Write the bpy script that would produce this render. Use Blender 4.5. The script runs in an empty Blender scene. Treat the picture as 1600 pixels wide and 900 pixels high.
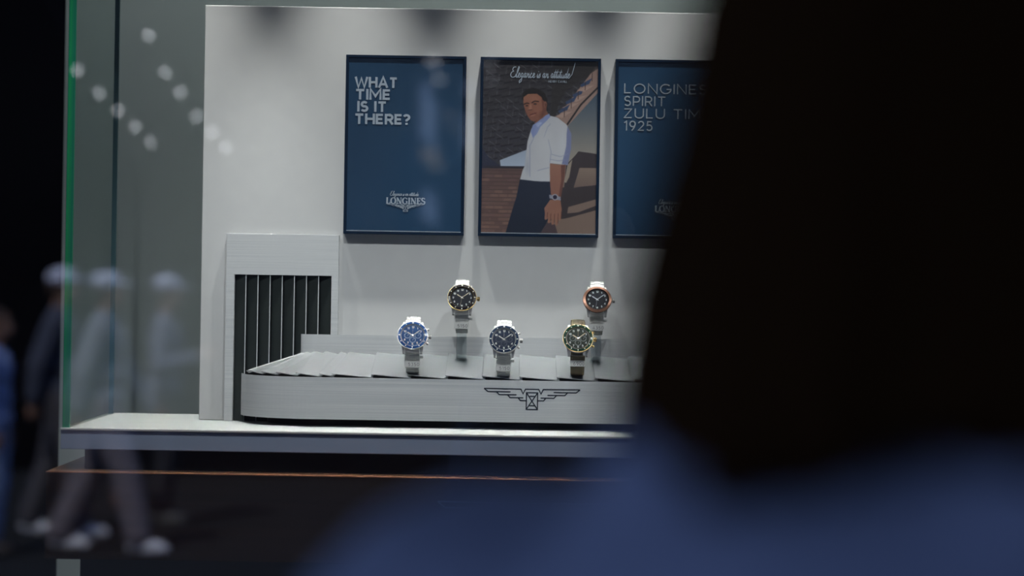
import bpy, math, random
import numpy as np
from mathutils import Vector, Matrix
random.seed(7)
PI = math.pi
S = bpy.context.scene
C = S.collection
CZ = 1.52                      # camera height
FPX = 1600 * 85 / 36.0

# ------------------------------------------------------------------ camera, world, sun, exposure
cam_d = bpy.data.cameras.new('camera'); cam = bpy.data.objects.new('camera', cam_d); C.objects.link(cam)
cam_d.lens = 85; cam_d.sensor_width = 36; cam_d.clip_start = 0.02
cam.location = (0, 0, CZ)
cam.rotation_euler = (Matrix.Rotation(PI / 2, 3, 'X') @ Matrix.Rotation(0.0165, 3, 'Z')).to_euler()
cam_d.dof.use_dof = True; cam_d.dof.focus_distance = 3.40; cam_d.dof.aperture_fstop = 3.0
S.camera = cam
W = bpy.data.worlds.new('world'); S.world = W; W.use_nodes = True
W.node_tree.nodes['Background'].inputs[0].default_value = (0.34, 0.50, 1.0, 1)
W.node_tree.nodes['Background'].inputs[1].default_value = 2.5
sun_d = bpy.data.lights.new('sun', 'SUN'); sun_d.energy = 9.0; sun_d.angle = 0.02; sun_d.color = (1, 0.97, 0.93)
sun = bpy.data.objects.new('sun', sun_d); C.objects.link(sun)
sun.rotation_euler = Vector((0.25, -0.62, -0.80)).to_track_quat('-Z', 'Y').to_euler()
S.view_settings.view_transform = 'Standard'; S.view_settings.look = 'None'
S.view_settings.gamma = 1; S.view_settings.use_curve_mapping = False
S.view_settings.exposure = 0.0
SPOT_W = 14; FILL_W = 9; WALL_W = 12

# ------------------------------------------------------------------ helpers
def lin(c):
    return tuple((v / 255 / 12.92) if v / 255 <= 0.04045 else ((v / 255 + 0.055) / 1.055) ** 2.4 for v in c)

def mat(name, col, rough=0.5, metal=0.0, emit=None, es=1.0, noise=None, bump=None, spec=None, coat=0):
    """noise = (scale xyz, colour2, detail)   bump = (scale xyz, strength, distance)"""
    m = bpy.data.materials.new(name); m.use_nodes = True
    n = m.node_tree.nodes; l = m.node_tree.links; b = n['Principled BSDF']
    b.inputs['Base Color'].default_value = (*col, 1); b.inputs['Roughness'].default_value = rough
    b.inputs['Metallic'].default_value = metal
    if spec is not None: b.inputs['Specular IOR Level'].default_value = spec
    if coat: b.inputs['Coat Weight'].default_value = coat; b.inputs['Coat Roughness'].default_value = 0.05
    if emit:
        b.inputs['Emission Color'].default_value = (*emit, 1); b.inputs['Emission Strength'].default_value = es
    def coords(sc):
        tc = n.new('ShaderNodeTexCoord'); mp = n.new('ShaderNodeMapping'); mp.inputs['Scale'].default_value = sc
        l.new(tc.outputs['Object'], mp.inputs['Vector']); return mp
    if noise:
        mp = coords(noise[0]); t = n.new('ShaderNodeTexNoise'); t.inputs['Scale'].default_value = 1
        t.inputs['Detail'].default_value = noise[2] if len(noise) > 2 else 4
        r = n.new('ShaderNodeValToRGB'); r.color_ramp.elements[0].color = (*col, 1); r.color_ramp.elements[1].color = (*noise[1], 1)
        r.color_ramp.elements[0].position = 0.3; r.color_ramp.elements[1].position = 0.7
        l.new(mp.outputs[0], t.inputs['Vector']); l.new(t.outputs['Fac'], r.inputs[0]); l.new(r.outputs[0], b.inputs['Base Color'])
    if bump:
        mp = coords(bump[0]); t = n.new('ShaderNodeTexNoise'); t.inputs['Scale'].default_value = 1; t.inputs['Detail'].default_value = 3
        bp = n.new('ShaderNodeBump'); bp.inputs['Strength'].default_value = bump[1]; bp.inputs['Distance'].default_value = bump[2]
        l.new(mp.outputs[0], t.inputs['Vector']); l.new(t.outputs['Fac'], bp.inputs['Height']); l.new(bp.outputs[0], b.inputs['Normal'])
    return m

def glass_mat(name, tint=(0.97, 0.99, 0.98), refl=1.0, ior=1.5, rough=0.0):
    """clear pane: fresnel reflection over tinted transparency"""
    m = bpy.data.materials.new(name); m.use_nodes = True
    n = m.node_tree.nodes; l = m.node_tree.links; n.clear()
    o = n.new('ShaderNodeOutputMaterial'); mx = n.new('ShaderNodeMixShader'); t = n.new('ShaderNodeBsdfTransparent')
    g = n.new('ShaderNodeBsdfGlossy'); f = n.new('ShaderNodeFresnel'); f.inputs['IOR'].default_value = ior
    t.inputs['Color'].default_value = (*tint, 1); g.inputs['Roughness'].default_value = rough
    g.inputs['Color'].default_value = (refl, refl, refl, 1)
    l.new(f.outputs[0], mx.inputs[0]); l.new(t.outputs[0], mx.inputs[1]); l.new(g.outputs[0], mx.inputs[2]); l.new(mx.outputs[0], o.inputs[0])
    return m

ORG = Vector((0, 0, 0))
class MB:
    def __init__(s): s.v = []; s.f = []; s.m = []; s.sm = []
    def face(s, idx, mi=0, sm=False): s.f.append(tuple(idx)); s.m.append(mi); s.sm.append(sm)
    def hexa(s, p, mi=0):          # p: 8 points, bottom loop 0-3, top loop 4-7
        b = len(s.v); s.v += [tuple(q) for q in p]
        for q in ((3, 2, 1, 0), (4, 5, 6, 7), (0, 1, 5, 4), (1, 2, 6, 5), (2, 3, 7, 6), (3, 0, 4, 7)): s.face([b + i for i in q], mi)
        return s
    def box(s, x0, x1, y0, y1, z0, z1, mi=0, fr=None):
        p = [(x0, y0, z0), (x1, y0, z0), (x1, y1, z0), (x0, y1, z0), (x0, y0, z1), (x1, y0, z1), (x1, y1, z1), (x0, y1, z1)]
        if fr: p = [fr(*q) for q in p]
        return s.hexa(p, mi)
    def grid(s, rows, mi=0, sm=True, closed=False, wrap=False):
        b = len(s.v); n = len(rows[0]); k = len(rows)
        for r in rows: s.v += [tuple(q) for q in r]
        for i in range(k if wrap else k - 1):
            for j in range(n if closed else n - 1):
                s.face([b + i * n + j, b + i * n + (j + 1) % n, b + ((i + 1) % k) * n + (j + 1) % n, b + ((i + 1) % k) * n + j], mi, sm)
        return b
    def lathe(s, prof, fr, seg=48, mi=0, cap0=False, cap1=False, sm=False):   # prof: (r, w); fr(x, v, w) -> point
        rows = [[fr(r * math.cos(2 * PI * j / seg), r * math.sin(2 * PI * j / seg), w) for j in range(seg)] for r, w in prof]
        b = s.grid(rows, mi, sm, closed=True)
        if cap0: s.face([b + j for j in range(seg)][::-1], mi)
        if cap1: s.face([b + (len(prof) - 1) * seg + j for j in range(seg)], mi)
        return s
    def cone(s, p0, r0, p1, r1, seg=12, mi=0, rings=4, sm=True):       # round cone with hemispherical ends
        p0 = Vector(p0); p1 = Vector(p1); d = p1 - p0; L = d.length
        a = d.normalized() if L > 1e-9 else Vector((0, 0, 1))
        u = a.orthogonal().normalized(); w = a.cross(u); rows = []
        for i in range(rings + 1):
            t = -PI / 2 + (PI / 2) * i / rings
            rows.append((p0 + a * (r0 * math.sin(t)), max(r0 * math.cos(t), 1e-5)))
        for i in range(rings + 1):
            t = (PI / 2) * i / rings
            rows.append((p1 + a * (r1 * math.sin(t)), max(r1 * math.cos(t), 1e-5)))
        s.grid([[c + u * (r * math.cos(2 * PI * j / seg)) + w * (r * math.sin(2 * PI * j / seg)) for j in range(seg)] for c, r in rows], mi, sm, closed=True)
        return s
    def ell(s, c, r, rot=None, mi=0, seg=20, rings=12):
        c = Vector(c); rows = []
        for i in range(rings + 1):
            t = -PI / 2 + PI * i / rings; k = max(math.cos(t), 1e-4)
            row = []
            for j in range(seg):
                p = Vector((r[0] * k * math.cos(2 * PI * j / seg), r[1] * k * math.sin(2 * PI * j / seg), r[2] * math.sin(t)))
                if rot: p = rot @ p
                row.append(c + p)
            rows.append(row)
        s.grid(rows, mi, True, closed=True); return s
    def tube(s, pts, r, seg=10, mi=0):
        for a, b in zip(pts[:-1], pts[1:]): s.cone(a, r, b, r, seg, mi, 2)
        return s
    def build(s, name, mats, parent=None, bevel=0, org=None, seg=2):
        o_ = ORG if org is None else Vector(org)
        me = bpy.data.meshes.new(name)
        me.from_pydata([tuple(Vector(p) - o_) for p in s.v], [], s.f)
        if not isinstance(mats, (list, tuple)): mats = [mats]
        for m in mats: me.materials.append(m)
        me.polygons.foreach_set('material_index', s.m); me.polygons.foreach_set('use_smooth', s.sm); me.update()
        o = bpy.data.objects.new(name, me); C.objects.link(o)
        if parent is not None: o.parent = parent
        else: o.location = o_
        if bevel:
            b = o.modifiers.new('bevel', 'BEVEL'); b.width = bevel; b.segments = seg; b.limit_method = 'ANGLE'; b.angle_limit = 0.6
        return o

def thing(name, label, cat, loc=(0, 0, 0), group=None):
    global ORG
    o = bpy.data.objects.new(name, None); C.objects.link(o); o.location = loc; o.empty_display_size = 0.05
    o['label'] = label; o['category'] = cat
    if group: o['group'] = group
    ORG = Vector(loc)
    return o
def reset():
    global ORG
    ORG = Vector((0, 0, 0))
def tag(o, label, cat, group=None):
    o['label'] = label; o['category'] = cat
    if group: o['group'] = group
    return o
def struct(name, mb, m, bevel=0):
    reset(); o = mb.build(name, m, None, bevel); o['kind'] = 'structure'; return o
def I(x, y, z): return Vector((x, y, z))

def remeshed(mb, name, m, parent, vox, smooth=6, org=None):
    o = mb.build(name, m, parent, 0, org)
    r = o.modifiers.new('r', 'REMESH'); r.mode = 'VOXEL'; r.voxel_size = vox; r.use_smooth_shade = True
    if smooth:
        q = o.modifiers.new('s', 'SMOOTH'); q.factor = 0.5; q.iterations = smooth
    bpy.context.view_layer.update()
    dg = bpy.context.evaluated_depsgraph_get(); ev = o.evaluated_get(dg)
    me = bpy.data.meshes.new_from_object(ev)
    o.modifiers.clear(); o.data = me; me.name = name
    if not me.materials: me.materials.append(m)
    return o

# ------------------------------------------------------------------ lettering made of strokes
NSTROKE = 0
def ribbon(mb, pts, w, fr, th=0.0006, mi=0):
    """flat stroke with mitred joints in the plane of fr(x, v, w)"""
    P = [Vector(p[:2]) for p in pts]; n = len(P); rows = []
    global NSTROKE
    NSTROKE += 1; th = th * (1 + .035 * (NSTROKE % 9))
    for i in range(n):
        d0 = (P[i] - P[i - 1]).normalized() if i > 0 else None
        d1 = (P[i + 1] - P[i]).normalized() if i < n - 1 else None
        if d0 is None: d0 = d1
        if d1 is None: d1 = d0
        n0 = Vector((-d0.y, d0.x)); n1 = Vector((-d1.y, d1.x)); mm = n0 + n1
        mm = mm.normalized() if mm.length > 1e-6 else n0
        k = 1 / max(mm.dot(n0), 0.6)
        a = P[i] + mm * (w / 2 * k); b = P[i] - mm * (w / 2 * k)
        rows.append([fr(b.x, b.y, 0), fr(a.x, a.y, 0), fr(a.x, a.y, th), fr(b.x, b.y, th)])
    b0 = mb.grid(rows, mi, False, closed=True)
    mb.face([b0, b0 + 1, b0 + 2, b0 + 3], mi); e = b0 + (n - 1) * 4; mb.face([e + 3, e + 2, e + 1, e], mi)
def arc(cx, cy, rx, ry, a0, a1, n=14):
    return [(cx + rx * math.cos(math.radians(a0 + (a1 - a0) * i / n)), cy + ry * math.sin(math.radians(a0 + (a1 - a0) * i / n))) for i in range(n + 1)]
G = {
 'W': (1.30, [[(0, 1), (.32, 0), (.65, .92), (.98, 0), (1.30, 1)]]), 'H': (.74, [[(0, 0), (0, 1)], [(.74, 0), (.74, 1)], [(0, .5), (.74, .5)]]),
 'A': (.92, [[(0, 0), (.46, 1), (.92, 0)], [(.17, .3), (.75, .3)]]), 'T': (.76, [[(0, .95), (.76, .95)], [(.38, 0), (.38, .95)]]),
 'I': (.0, [[(0, 0), (0, 1)]]), 'M': (.94, [[(0, 0), (0, 1), (.47, .3), (.94, 1), (.94, 0)]]),
 'E': (.58, [[(.58, .05), (0, .05), (0, .95), (.58, .95)], [(0, .5), (.52, .5)]]),
 'S': (.60, [arc(.30, .73, .26, .23, 30, 90, 6) + arc(.30, .73, .26, .23, 90, 270, 12)[1:] + arc(.30, .27, .29, .25, 90, -90, 12)[1:] + arc(.30, .27, .29, .25, -90, -150, 6)[1:]]),
 'R': (.64, [[(0, 0), (0, 1)], [(0, .95), (.34, .95)] + arc(.34, .69, .28, .26, 90, -90, 10) + [(0, .43)], [(.34, .43), (.66, 0)]]),
 'P': (.62, [[(0, 0), (0, 1)], [(0, .95), (.34, .95)] + arc(.34, .67, .28, .28, 90, -90, 10) + [(0, .39)]]),
 '?': (.52, [arc(.26, .72, .25, .24, 160, -50, 14) + [(.27, .42), (.27, .28)], [(.27, 0), (.27, .13)]]),
 'L': (.54, [[(0, 1), (0, .05), (.54, .05)]]), 'O': (.96, [arc(.48, .5, .47, .47, 90, 450, 30)]),
 'N': (.76, [[(0, 0), (0, 1), (.76, 0), (.76, 1)]]), 'G': (.92, [arc(.48, .5, .47, .47, 45, 345, 26) + [(.93, .46), (.55, .46)]]),
 'Z': (.66, [[(0, .95), (.64, .95), (0, .05), (.66, .05)]]), 'U': (.72, [[(0, 1), (0, .36)] + arc(.36, .34, .36, .31, 180, 360, 14) + [(.72, 1)]]),
 'C': (.88, [arc(.48, .5, .47, .47, 45, 315, 22)]), 'V': (.88, [[(0, 1), (.44, 0), (.88, 1)]]), 'Y': (.8, [[(0, 1), (.4, .45), (.8, 1)], [(.4, .45), (.4, 0)]]),
 '0': (.6, [arc(.3, .5, .29, .47, 90, 450, 24)]), '1': (.3, [[(0, .8), (.26, .97), (.26, 0)]]),
 '2': (.6, [arc(.3, .7, .27, .26, 160, -30, 12) + [(.02, .05), (.6, .05)]]), '3': (.58, [arc(.28, .72, .24, .24, 150, -90, 12), arc(.28, .26, .28, .24, 90, -150, 14)]),
 '4': (.62, [[(.46, 0), (.46, 1), (0, .26), (.62, .26)]]), '5': (.58, [[(.52, .95), (.1, .95), (.06, .55)] + arc(.28, .32, .28, .28, 110, -150, 14)]),
 '6': (.58, [arc(.29, .31, .28, .28, 90, 450, 22), [(.03, .36), (.08, .6), (.36, 1)]]), '7': (.56, [[(0, .95), (.56, .95), (.16, 0)]]),
 '8': (.58, [arc(.29, .74, .22, .22, 90, 450, 18), arc(.29, .27, .27, .25, 90, 450, 18)]), '9': (.58, [arc(.29, .69, .28, .28, 90, 450, 22), [(.55, .64), (.5, .4), (.22, 0)]]),
 ' ': (.22, [])}
def text(mb, s, x, z, h, wt, fr, gap=.22, mi=0, width=None):
    L = sum(G[c][0] for c in s) + gap * (len(s) - 1)
    sx = h if width is None else width / L
    cx = x
    for c in s:
        gw, st = G[c]
        k = (1 - wt / h) / .90
        for poly in st: ribbon(mb, [(cx + px * sx, z + (py if py in (0, 1) else .5 + (py - .5) * k) * h) for px, py in poly], wt, fr, mi=mi)
        cx += (gw + gap) * sx
    return cx
# serif capitals of the brand word: (width, [(points, weight factor)])
SER = {
 'L': (.66, [([(.16, 0), (.16, 1)], 1.0), ([(0, .97), (.34, .97)], .35), ([(0, .03), (.62, .03)], .35), ([(.62, 0), (.62, .3)], .45)]),
 'O': (.86, [(arc(.43, .5, .40, .47, 40, 140, 10), .5), (arc(.43, .5, .38, .47, 130, 230, 12), 1.0), (arc(.43, .5, .40, .47, 220, 320, 10), .5), (arc(.43, .5, .38, .47, -50, 50, 12), 1.0)]),
 'N': (.90, [([(.14, 0), (.14, .98)], .45), ([(.12, .98), (.76, .02)], 1.0), ([(.76, 0), (.76, .98)], .45), ([(0, .97), (.26, .97)], .35), ([(0, .03), (.3, .03)], .35), ([(.62, .97), (.9, .97)], .35)]),
 'G': (.86, [(arc(.43, .5, .40, .47, 40, 140, 10), .5), (arc(.43, .5, .38, .47, 130, 230, 12), 1.0), (arc(.43, .5, .40, .47, 220, 310, 10), .5), ([(.72, .08), (.72, .45)], .9), ([(.54, .45), (.86, .45)], .35), ([(.76, .7), (.76, .95)], .4)]),
 'I': (.34, [([(.17, 0), (.17, 1)], 1.0), ([(0, .97), (.34, .97)], .35), ([(0, .03), (.34, .03)], .35)]),
 'E': (.68, [([(.16, 0), (.16, 1)], 1.0), ([(0, .97), (.62, .97)], .35), ([(0, .03), (.66, .03)], .35), ([(.16, .52), (.48, .52)], .35), ([(.62, 1), (.62, .75)], .4), ([(.65, 0), (.65, .28)], .4), ([(.48, .4), (.48, .64)], .35)]),
 'S': (.60, [(arc(.30, .74, .25, .22, 40, 95, 6), .5), (arc(.30, .74, .24, .22, 90, 250, 10) + [(.42, .42)] + arc(.30, .27, .26, .24, 40, -90, 10), .85), (arc(.30, .27, .26, .24, -90, -150, 6), .5), ([(.54, .75), (.54, .97)], .35), ([(.04, .03), (.04, .28)], .35)])}
def serif(mb, s, x, z, h, width, wt, fr):
    gap = .10; L = sum(SER[c][0] for c in s) + gap * (len(s) - 1); sx = width / L; cx = x
    for c in s:
        gw, st = SER[c]
        for poly, k in st: ribbon(mb, [(cx + px * sx, z + py * h) for px, py in poly], wt * k, fr)
        cx += (gw + gap) * sx
# hand-written script
SC = {
 'E': (.62, [arc(.38, .78, .22, .20, 60, 250, 12) + arc(.34, .30, .30, .28, 110, 330, 14) + [(.64, .34)]]),
 'l': (.24, [[(0, .05), (.16, .5), (.24, .95), (.16, 1.02), (.09, .7), (.10, .1), (.18, 0), (.28, .12)]]),
 'e': (.30, [[(0, .12), (.2, .26), (.2, .40), (.10, .42), (.05, .2), (.12, .02), (.22, .02), (.32, .14)]]),
 'g': (.34, [[(.24, .36), (.12, .42), (.03, .2), (.12, .02), (.22, .16), (.26, .40), (.20, -.35), (.02, -.48), (-.02, -.32), (.34, .12)]]),
 'a': (.34, [[(.24, .36), (.12, .42), (.03, .2), (.10, .02), (.20, .14), (.25, .40), (.23, .08), (.28, .0), (.36, .14)]]),
 'n': (.38, [[(0, .36), (.06, .40), (.05, .0), (.10, .26), (.22, .40), (.25, .30), (.24, .04), (.30, .0), (.40, .14)]]),
 'c': (.28, [[(.20, .36), (.12, .42), (.03, .2), (.10, .0), (.20, .02), (.30, .14)]]),
 'i': (.18, [[(0, .12), (.07, .38), (.06, .06), (.11, 0), (.20, .14)], [(.10, .56), (.115, .60)]]),
 's': (.24, [[(0, .12), (.14, .42), (.15, .30), (.19, .12), (.10, .0), (.02, .06)]]),
 't': (.22, [[(0, .12), (.13, .80), (.09, .08), (.14, 0), (.24, .14)], [(-.02, .52), (.24, .58)]]),
 'u': (.36, [[(0, .12), (.05, .38), (.05, .08), (.12, 0), (.21, .12), (.25, .38), (.24, .06), (.29, 0), (.38, .14)]]),
 'd': (.34, [[(.24, .36), (.12, .42), (.03, .2), (.10, .02), (.20, .14), (.32, .98), (.24, .08), (.29, 0), (.38, .14)]]),
 ' ': (.20, [])}
def script(mb, s, x, z, h, width, wt, fr, tail=True):
    L = sum(SC[c][0] for c in s); sx = width / L; cx = x
    for c in s:
        gw, st = SC[c]
        for poly in st:
            ribbon(mb, [(cx + (px + .22 * py) * sx, z + py * h) for px, py in poly], wt, fr)
        cx += gw * sx
    if tail: ribbon(mb, [(cx - .02 * sx, z + .1 * h), (cx + .25 * sx, z + .35 * h), (cx + .55 * sx, z + 1.25 * h), (cx + .60 * sx, z + 1.45 * h)], wt * .8, fr)
# winged hourglass emblem, in units of the small one on the rail (crop pixels from its centre line)
def emblem(mb, cx, cz, k, wt, fr, filled=False):
    Y0 = 310
    L = [[(-667, 165), (-155, 168), (-125, 232), (-92, 168), (0, 168)], [(-667, 165), (-612, 208), (-300, 208)], [(-495, 208), (-455, 248), (-215, 248)],
         [(-340, 248), (-305, 288), (-120, 288)], [(-192, 288), (-162, 326), (-80, 326)]]
    for sgn in (-1, 1):
        for p in L: ribbon(mb, [(cx - sgn * x * k, cz - (y - Y0) * k) for x, y in p], wt, fr)
    t = (-78, 78, 216, 448)
    R = lambda pts: ribbon(mb, [(cx + x * k, cz - (y - Y0) * k) for x, y in pts], wt, fr)
    R([(t[0], t[2] - 7), (t[0], t[3] + 7)]); R([(t[1], t[2] - 7), (t[1], t[3] + 7)]); R([(t[0], t[2]), (t[1], t[2])]); R([(t[0], t[3]), (t[1], t[3])])
    R([(t[0], t[2]), (t[1], t[3])]); R([(t[1], t[2]), (t[0], t[3])]); R([(-34, 266), (34, 266)]); R([(-34, 396), (34, 396)])

# ------------------------------------------------------------------ materials
M = {}
M['panel'] = mat('white_panel_paint', (.80, .80, .80), .6, noise=((60, 60, 60), (.77, .77, .775)), bump=((300, 300, 300), .05, .001))
M['shelf_top'] = mat('white_shelf_laminate', (.66, .66, .645), .4)
M['shelf_edge'] = mat('grey_blue_lacquer', lin((152, 163, 186)), .4, noise=((3, 3, 3), lin((146, 158, 184))))
M['grey'] = mat('grey_wall_paint', lin((180, 188, 185)), .7, noise=((5, 5, 5), lin((176, 185, 183))), bump=((80, 80, 80), .1, .002))
M['navy'] = mat('dark_navy_board', lin((16, 24, 36)), .6, spec=.2)
M['wood'] = mat('dark_walnut', lin((42, 25, 17)), .5, spec=.03, noise=((2, 30, 60), lin((28, 16, 11)), 6), bump=((4, 60, 90), .15, .001))
M['wood_edge'] = mat('walnut_edge_band', lin((150, 100, 72)), .35, noise=((3, 40, 60), lin((125, 82, 60)), 5))
M['steel'] = mat('brushed_aluminium', (.90, .91, .92), .45, .06, noise=((3, 3, 1100), (.70, .725, .75), 3), bump=((6, 6, 1400), .12, .0006))
M['plate'] = mat('satin_plate', (.33, .345, .36), .45, .3, bump=((700, 20, 700), .08, .0005))
M['void'] = mat('black_rubber', (.012, .015, .015), .7)
M['strip'] = mat('dark_curtain_strip', (.022, .030, .029), .55)
M['frame_blue'] = mat('navy_anodised_frame', lin((22, 44, 68)), .3, .3)
M['print_blue'] = mat('blue_poster_print', (.012, .065, .145), .5, noise=((3, 3, 3), (.010, .055, .125)))
M['print_dark'] = mat('dark_blue_poster_print', (.012, .065, .145), .5)
M['silver_line'] = mat('pale_frame_edge', (.55, .6, .64), .3, .5)
M['letter'] = mat('pale_lettering', (.55, .62, .70), .6)
M['letter_soft'] = mat('soft_white_lettering', (.42, .46, .50), .6)
M['emblem'] = mat('navy_inlay', lin((18, 30, 48)), .5)
M['emblem_wood'] = mat('steel_inlay', lin((95, 118, 132)), .35, .3)
M['glass_green'] = mat('green_glass_edge', lin((34, 150, 92)), .15, noise=((500, 1, 1), lin((28, 120, 95)), 0), spec=.6)
M['glass'] = glass_mat('clear_pane', (.97, .985, .98), 1.0)
M['side_glass'] = glass_mat('side_pane_glass', (.93, .965, .95), .25)
M['poster_glass'] = glass_mat('poster_cover_glass', (.98, .99, 1.0), .9)
for _k, _v in (('poster_glass', .045), ('side_glass', .06)):       # low-reflection coated glass: the same faint reflection at every angle
    _n = M[_k].node_tree; _l = [q for q in _n.nodes['Mix Shader'].inputs[0].links][0]; _n.links.remove(_l); _n.nodes['Mix Shader'].inputs[0].default_value = _v
M['crystal'] = glass_mat('watch_crystal', (.97, .98, 1.0), .6, 1.25)
M['acrylic'] = glass_mat('clear_acrylic', (.86, .90, .91), 1.0, 1.35, .05)
M['bracelet'] = mat('steel_bracelet', (.90, .89, .86), .38, .1)
M['steel_case'] = mat('polished_steel', (.80, .79, .77), .25, .45)
M['gold'] = mat('yellow_gold', (.85, .60, .26), .22, .8)
M['rose'] = mat('bronze_bezel', (.26, .13, .09), .25, .6)
M['lume'] = mat('pale_luminous_paint', (.85, .86, .80), .5)
M['tagwhite'] = mat('white_tag_paper', (.82, .82, .80), .6)
M['tagink'] = mat('grey_tag_ink', (.10, .10, .11), .6)
M['dark_metal'] = mat('black_lamp_housing', (.03, .03, .035), .4, .3)
M['bulb'] = mat('lamp_lens', (.9, .9, .9), .3, emit=(1, .97, .92), es=6)

# ------------------------------------------------------------------ setting
FLZ = CZ - 0.1955          # display floor
CX = 0.03                  # centre line of the display
struct('wall_back', MB().box(-0.727, 3.2, 3.90, 4.02, 0, 3.4), M['grey'])
struct('floor', MB().box(-6, 6, -0.6, 9, -0.1, 0), mat('dark_stone_floor', (.035, .037, .045), .35, noise=((3, 3, 3), (.05, .05, .058))))
struct('ceiling_sun_block', MB().box(-6, 6, -2.0, 9, 3.4, 3.6), mat('dark_ceiling', (.03, .03, .035), .8))  # stretch over the pavement is an added, unseen canopy keeping the sun off
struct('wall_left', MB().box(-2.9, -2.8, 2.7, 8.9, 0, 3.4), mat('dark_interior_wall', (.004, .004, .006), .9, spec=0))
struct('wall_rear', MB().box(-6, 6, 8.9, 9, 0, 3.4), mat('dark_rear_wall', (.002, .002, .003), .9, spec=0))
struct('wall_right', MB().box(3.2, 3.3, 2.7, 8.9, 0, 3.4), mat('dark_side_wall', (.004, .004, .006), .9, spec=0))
# shop window pane
win = struct('window_1', MB().box(-2.9, 3.3, 2.600, 2.608, 0.0, 3.4), M['glass'])
# road behind the viewer
struct('floor_street', MB().box(-20, 20, -15, -0.6, -0.12, -0.001), mat('asphalt', (.020, .022, .026), .9, spec=.1, noise=((6, 6, 6), (.028, .030, .034)), bump=((90, 90, 90), .4, .01)))

# white display panel
reset()
tag(MB().box(-0.444, 0.504, 3.45, 3.475, FLZ, CZ + .3966).build('backdrop_board', M['panel'], None, .0012, org=(CX, 3.46, FLZ)),
    'large white upright board behind the posters and watches', 'display panel')
# shelf
t = thing('display_shelf', 'white shelf with a grey blue front edge carrying the watch display', 'shelf', (CX, 3.4, FLZ - .0285))
MB().box(-.5975, .6575, 3.215, 3.60, FLZ - .003, FLZ).build('shelf_top', M['shelf_top'], t, .0006)
MB().box(-.5975, .6575, 3.218, 3.60, FLZ - .0285, FLZ - .0031).build('front_edge', M['shelf_edge'], t, .0008)
# upper plinth
reset()
tag(MB().box(-.568, .628, 3.235, 3.58, CZ - .2517, CZ - .2241).build('recessed_plinth', M['navy'], None, .001, org=(CX, 3.4, CZ - .2517)),
    'dark navy recessed band between the shelf and the wooden box', 'plinth')
t = thing('wooden_box', 'dark walnut box front with a lighter top edge under the shelf', 'box', (CX, 3.3, CZ - .3674))
MB().box(-.611, .671, 3.19, 3.60, CZ - .3674, CZ - .2531).build('body', M['wood'], t, .001)
MB().box(-.611, .671, 3.1895, 3.60, CZ - .2530, CZ - .2518).build('edge_band', M['wood_edge'], t, .0004)
mb = MB(); emblem(mb, CX, CZ - .3095, 1 / 8.889 / 1184 * 1.95, .0018, lambda x, v, w: I(x, 3.1898 - w, v)); mb.build('emblem', M['emblem_wood'], t)
reset()
tag(MB().box(-.572, .632, 3.235, 3.58, 0, CZ - .3676).build('lower_plinth', M['navy'], None, .002, org=(CX, 3.4, 0)),
    'dark navy base standing on the floor below the wooden box', 'plinth')
# side glass of the display
t = thing('side_glass_pane', 'upright clear side pane with green edge at left of the shelf', 'glass pane', (-.591, 3.4, FLZ))
MB().box(-.596, -.586, 3.2245, 3.58, FLZ, 3.3).build('pane', M['side_glass'], t)
MB().box(-.596, -.586, 3.2205, 3.2242, FLZ, 3.3).build('front_edge', M['glass_green'], t)
MB().box(-.5945, -.5875, 3.5802, 3.583, FLZ, 3.3).build('rear_edge', mat('pale_blue_edge', lin((95, 125, 135)), .2), t)
# far glass partition in the dark interior at left
t = thing('glass_partition', 'low green edged glass panel in the dark interior at far left', 'glass pane', (-1.15, 5.0, 0))
MB().box(-1.17, -1.163, 4.62, 5.6, 0, 1.40).build('pane', M['side_glass'], t)
MB().box(-1.17, -1.163, 4.615, 4.619, 0, 1.40).build('front_edge', mat('dim_green_edge', lin((50, 190, 150)), .3), t)

# ------------------------------------------------------------------ slatted curtain portal
t = thing('slatted_portal', 'brushed metal frame with dark vertical strips at left end of carousel', 'portal', (-.327, 3.44, FLZ))
x0, x1, ox0, ox1 = -.4065, -.247, -.3945, -.2568; zt, zo = CZ + .0711, CZ + .0128
f = MB(); f.box(x0, x1, 3.436, 3.4495, zo, zt); f.box(x0, ox0, 3.436, 3.4495, FLZ, zo); f.box(ox1, x1, 3.436, 3.4495, FLZ, zo)
f.build('frame', M['steel'], t, .0003)
MB().box(ox0, ox1, 3.4475, 3.4492, FLZ, zo).build('backing', M['void'], t)
n = 8; w = (ox1 - ox0) / n
for i in range(n):
    a = ox0 + i * w
    s = MB()
    p = [(a + .0003, 3.4455), (a + w - .0016, 3.4385), (a + w - .0012, 3.4395), (a + .0003, 3.4468)]
    s.hexa([(q[0], q[1], FLZ) for q in p] + [(q[0], q[1], zo) for q in p])
    st = s.build('strip', M['strip'], t)
    e = MB()
    e.box(a + w - .0017, a + w - .0005, 3.4378, 3.4390, FLZ, zo)
    if i < n - 1: e.build('edge_trim', M['steel'], st)

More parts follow.
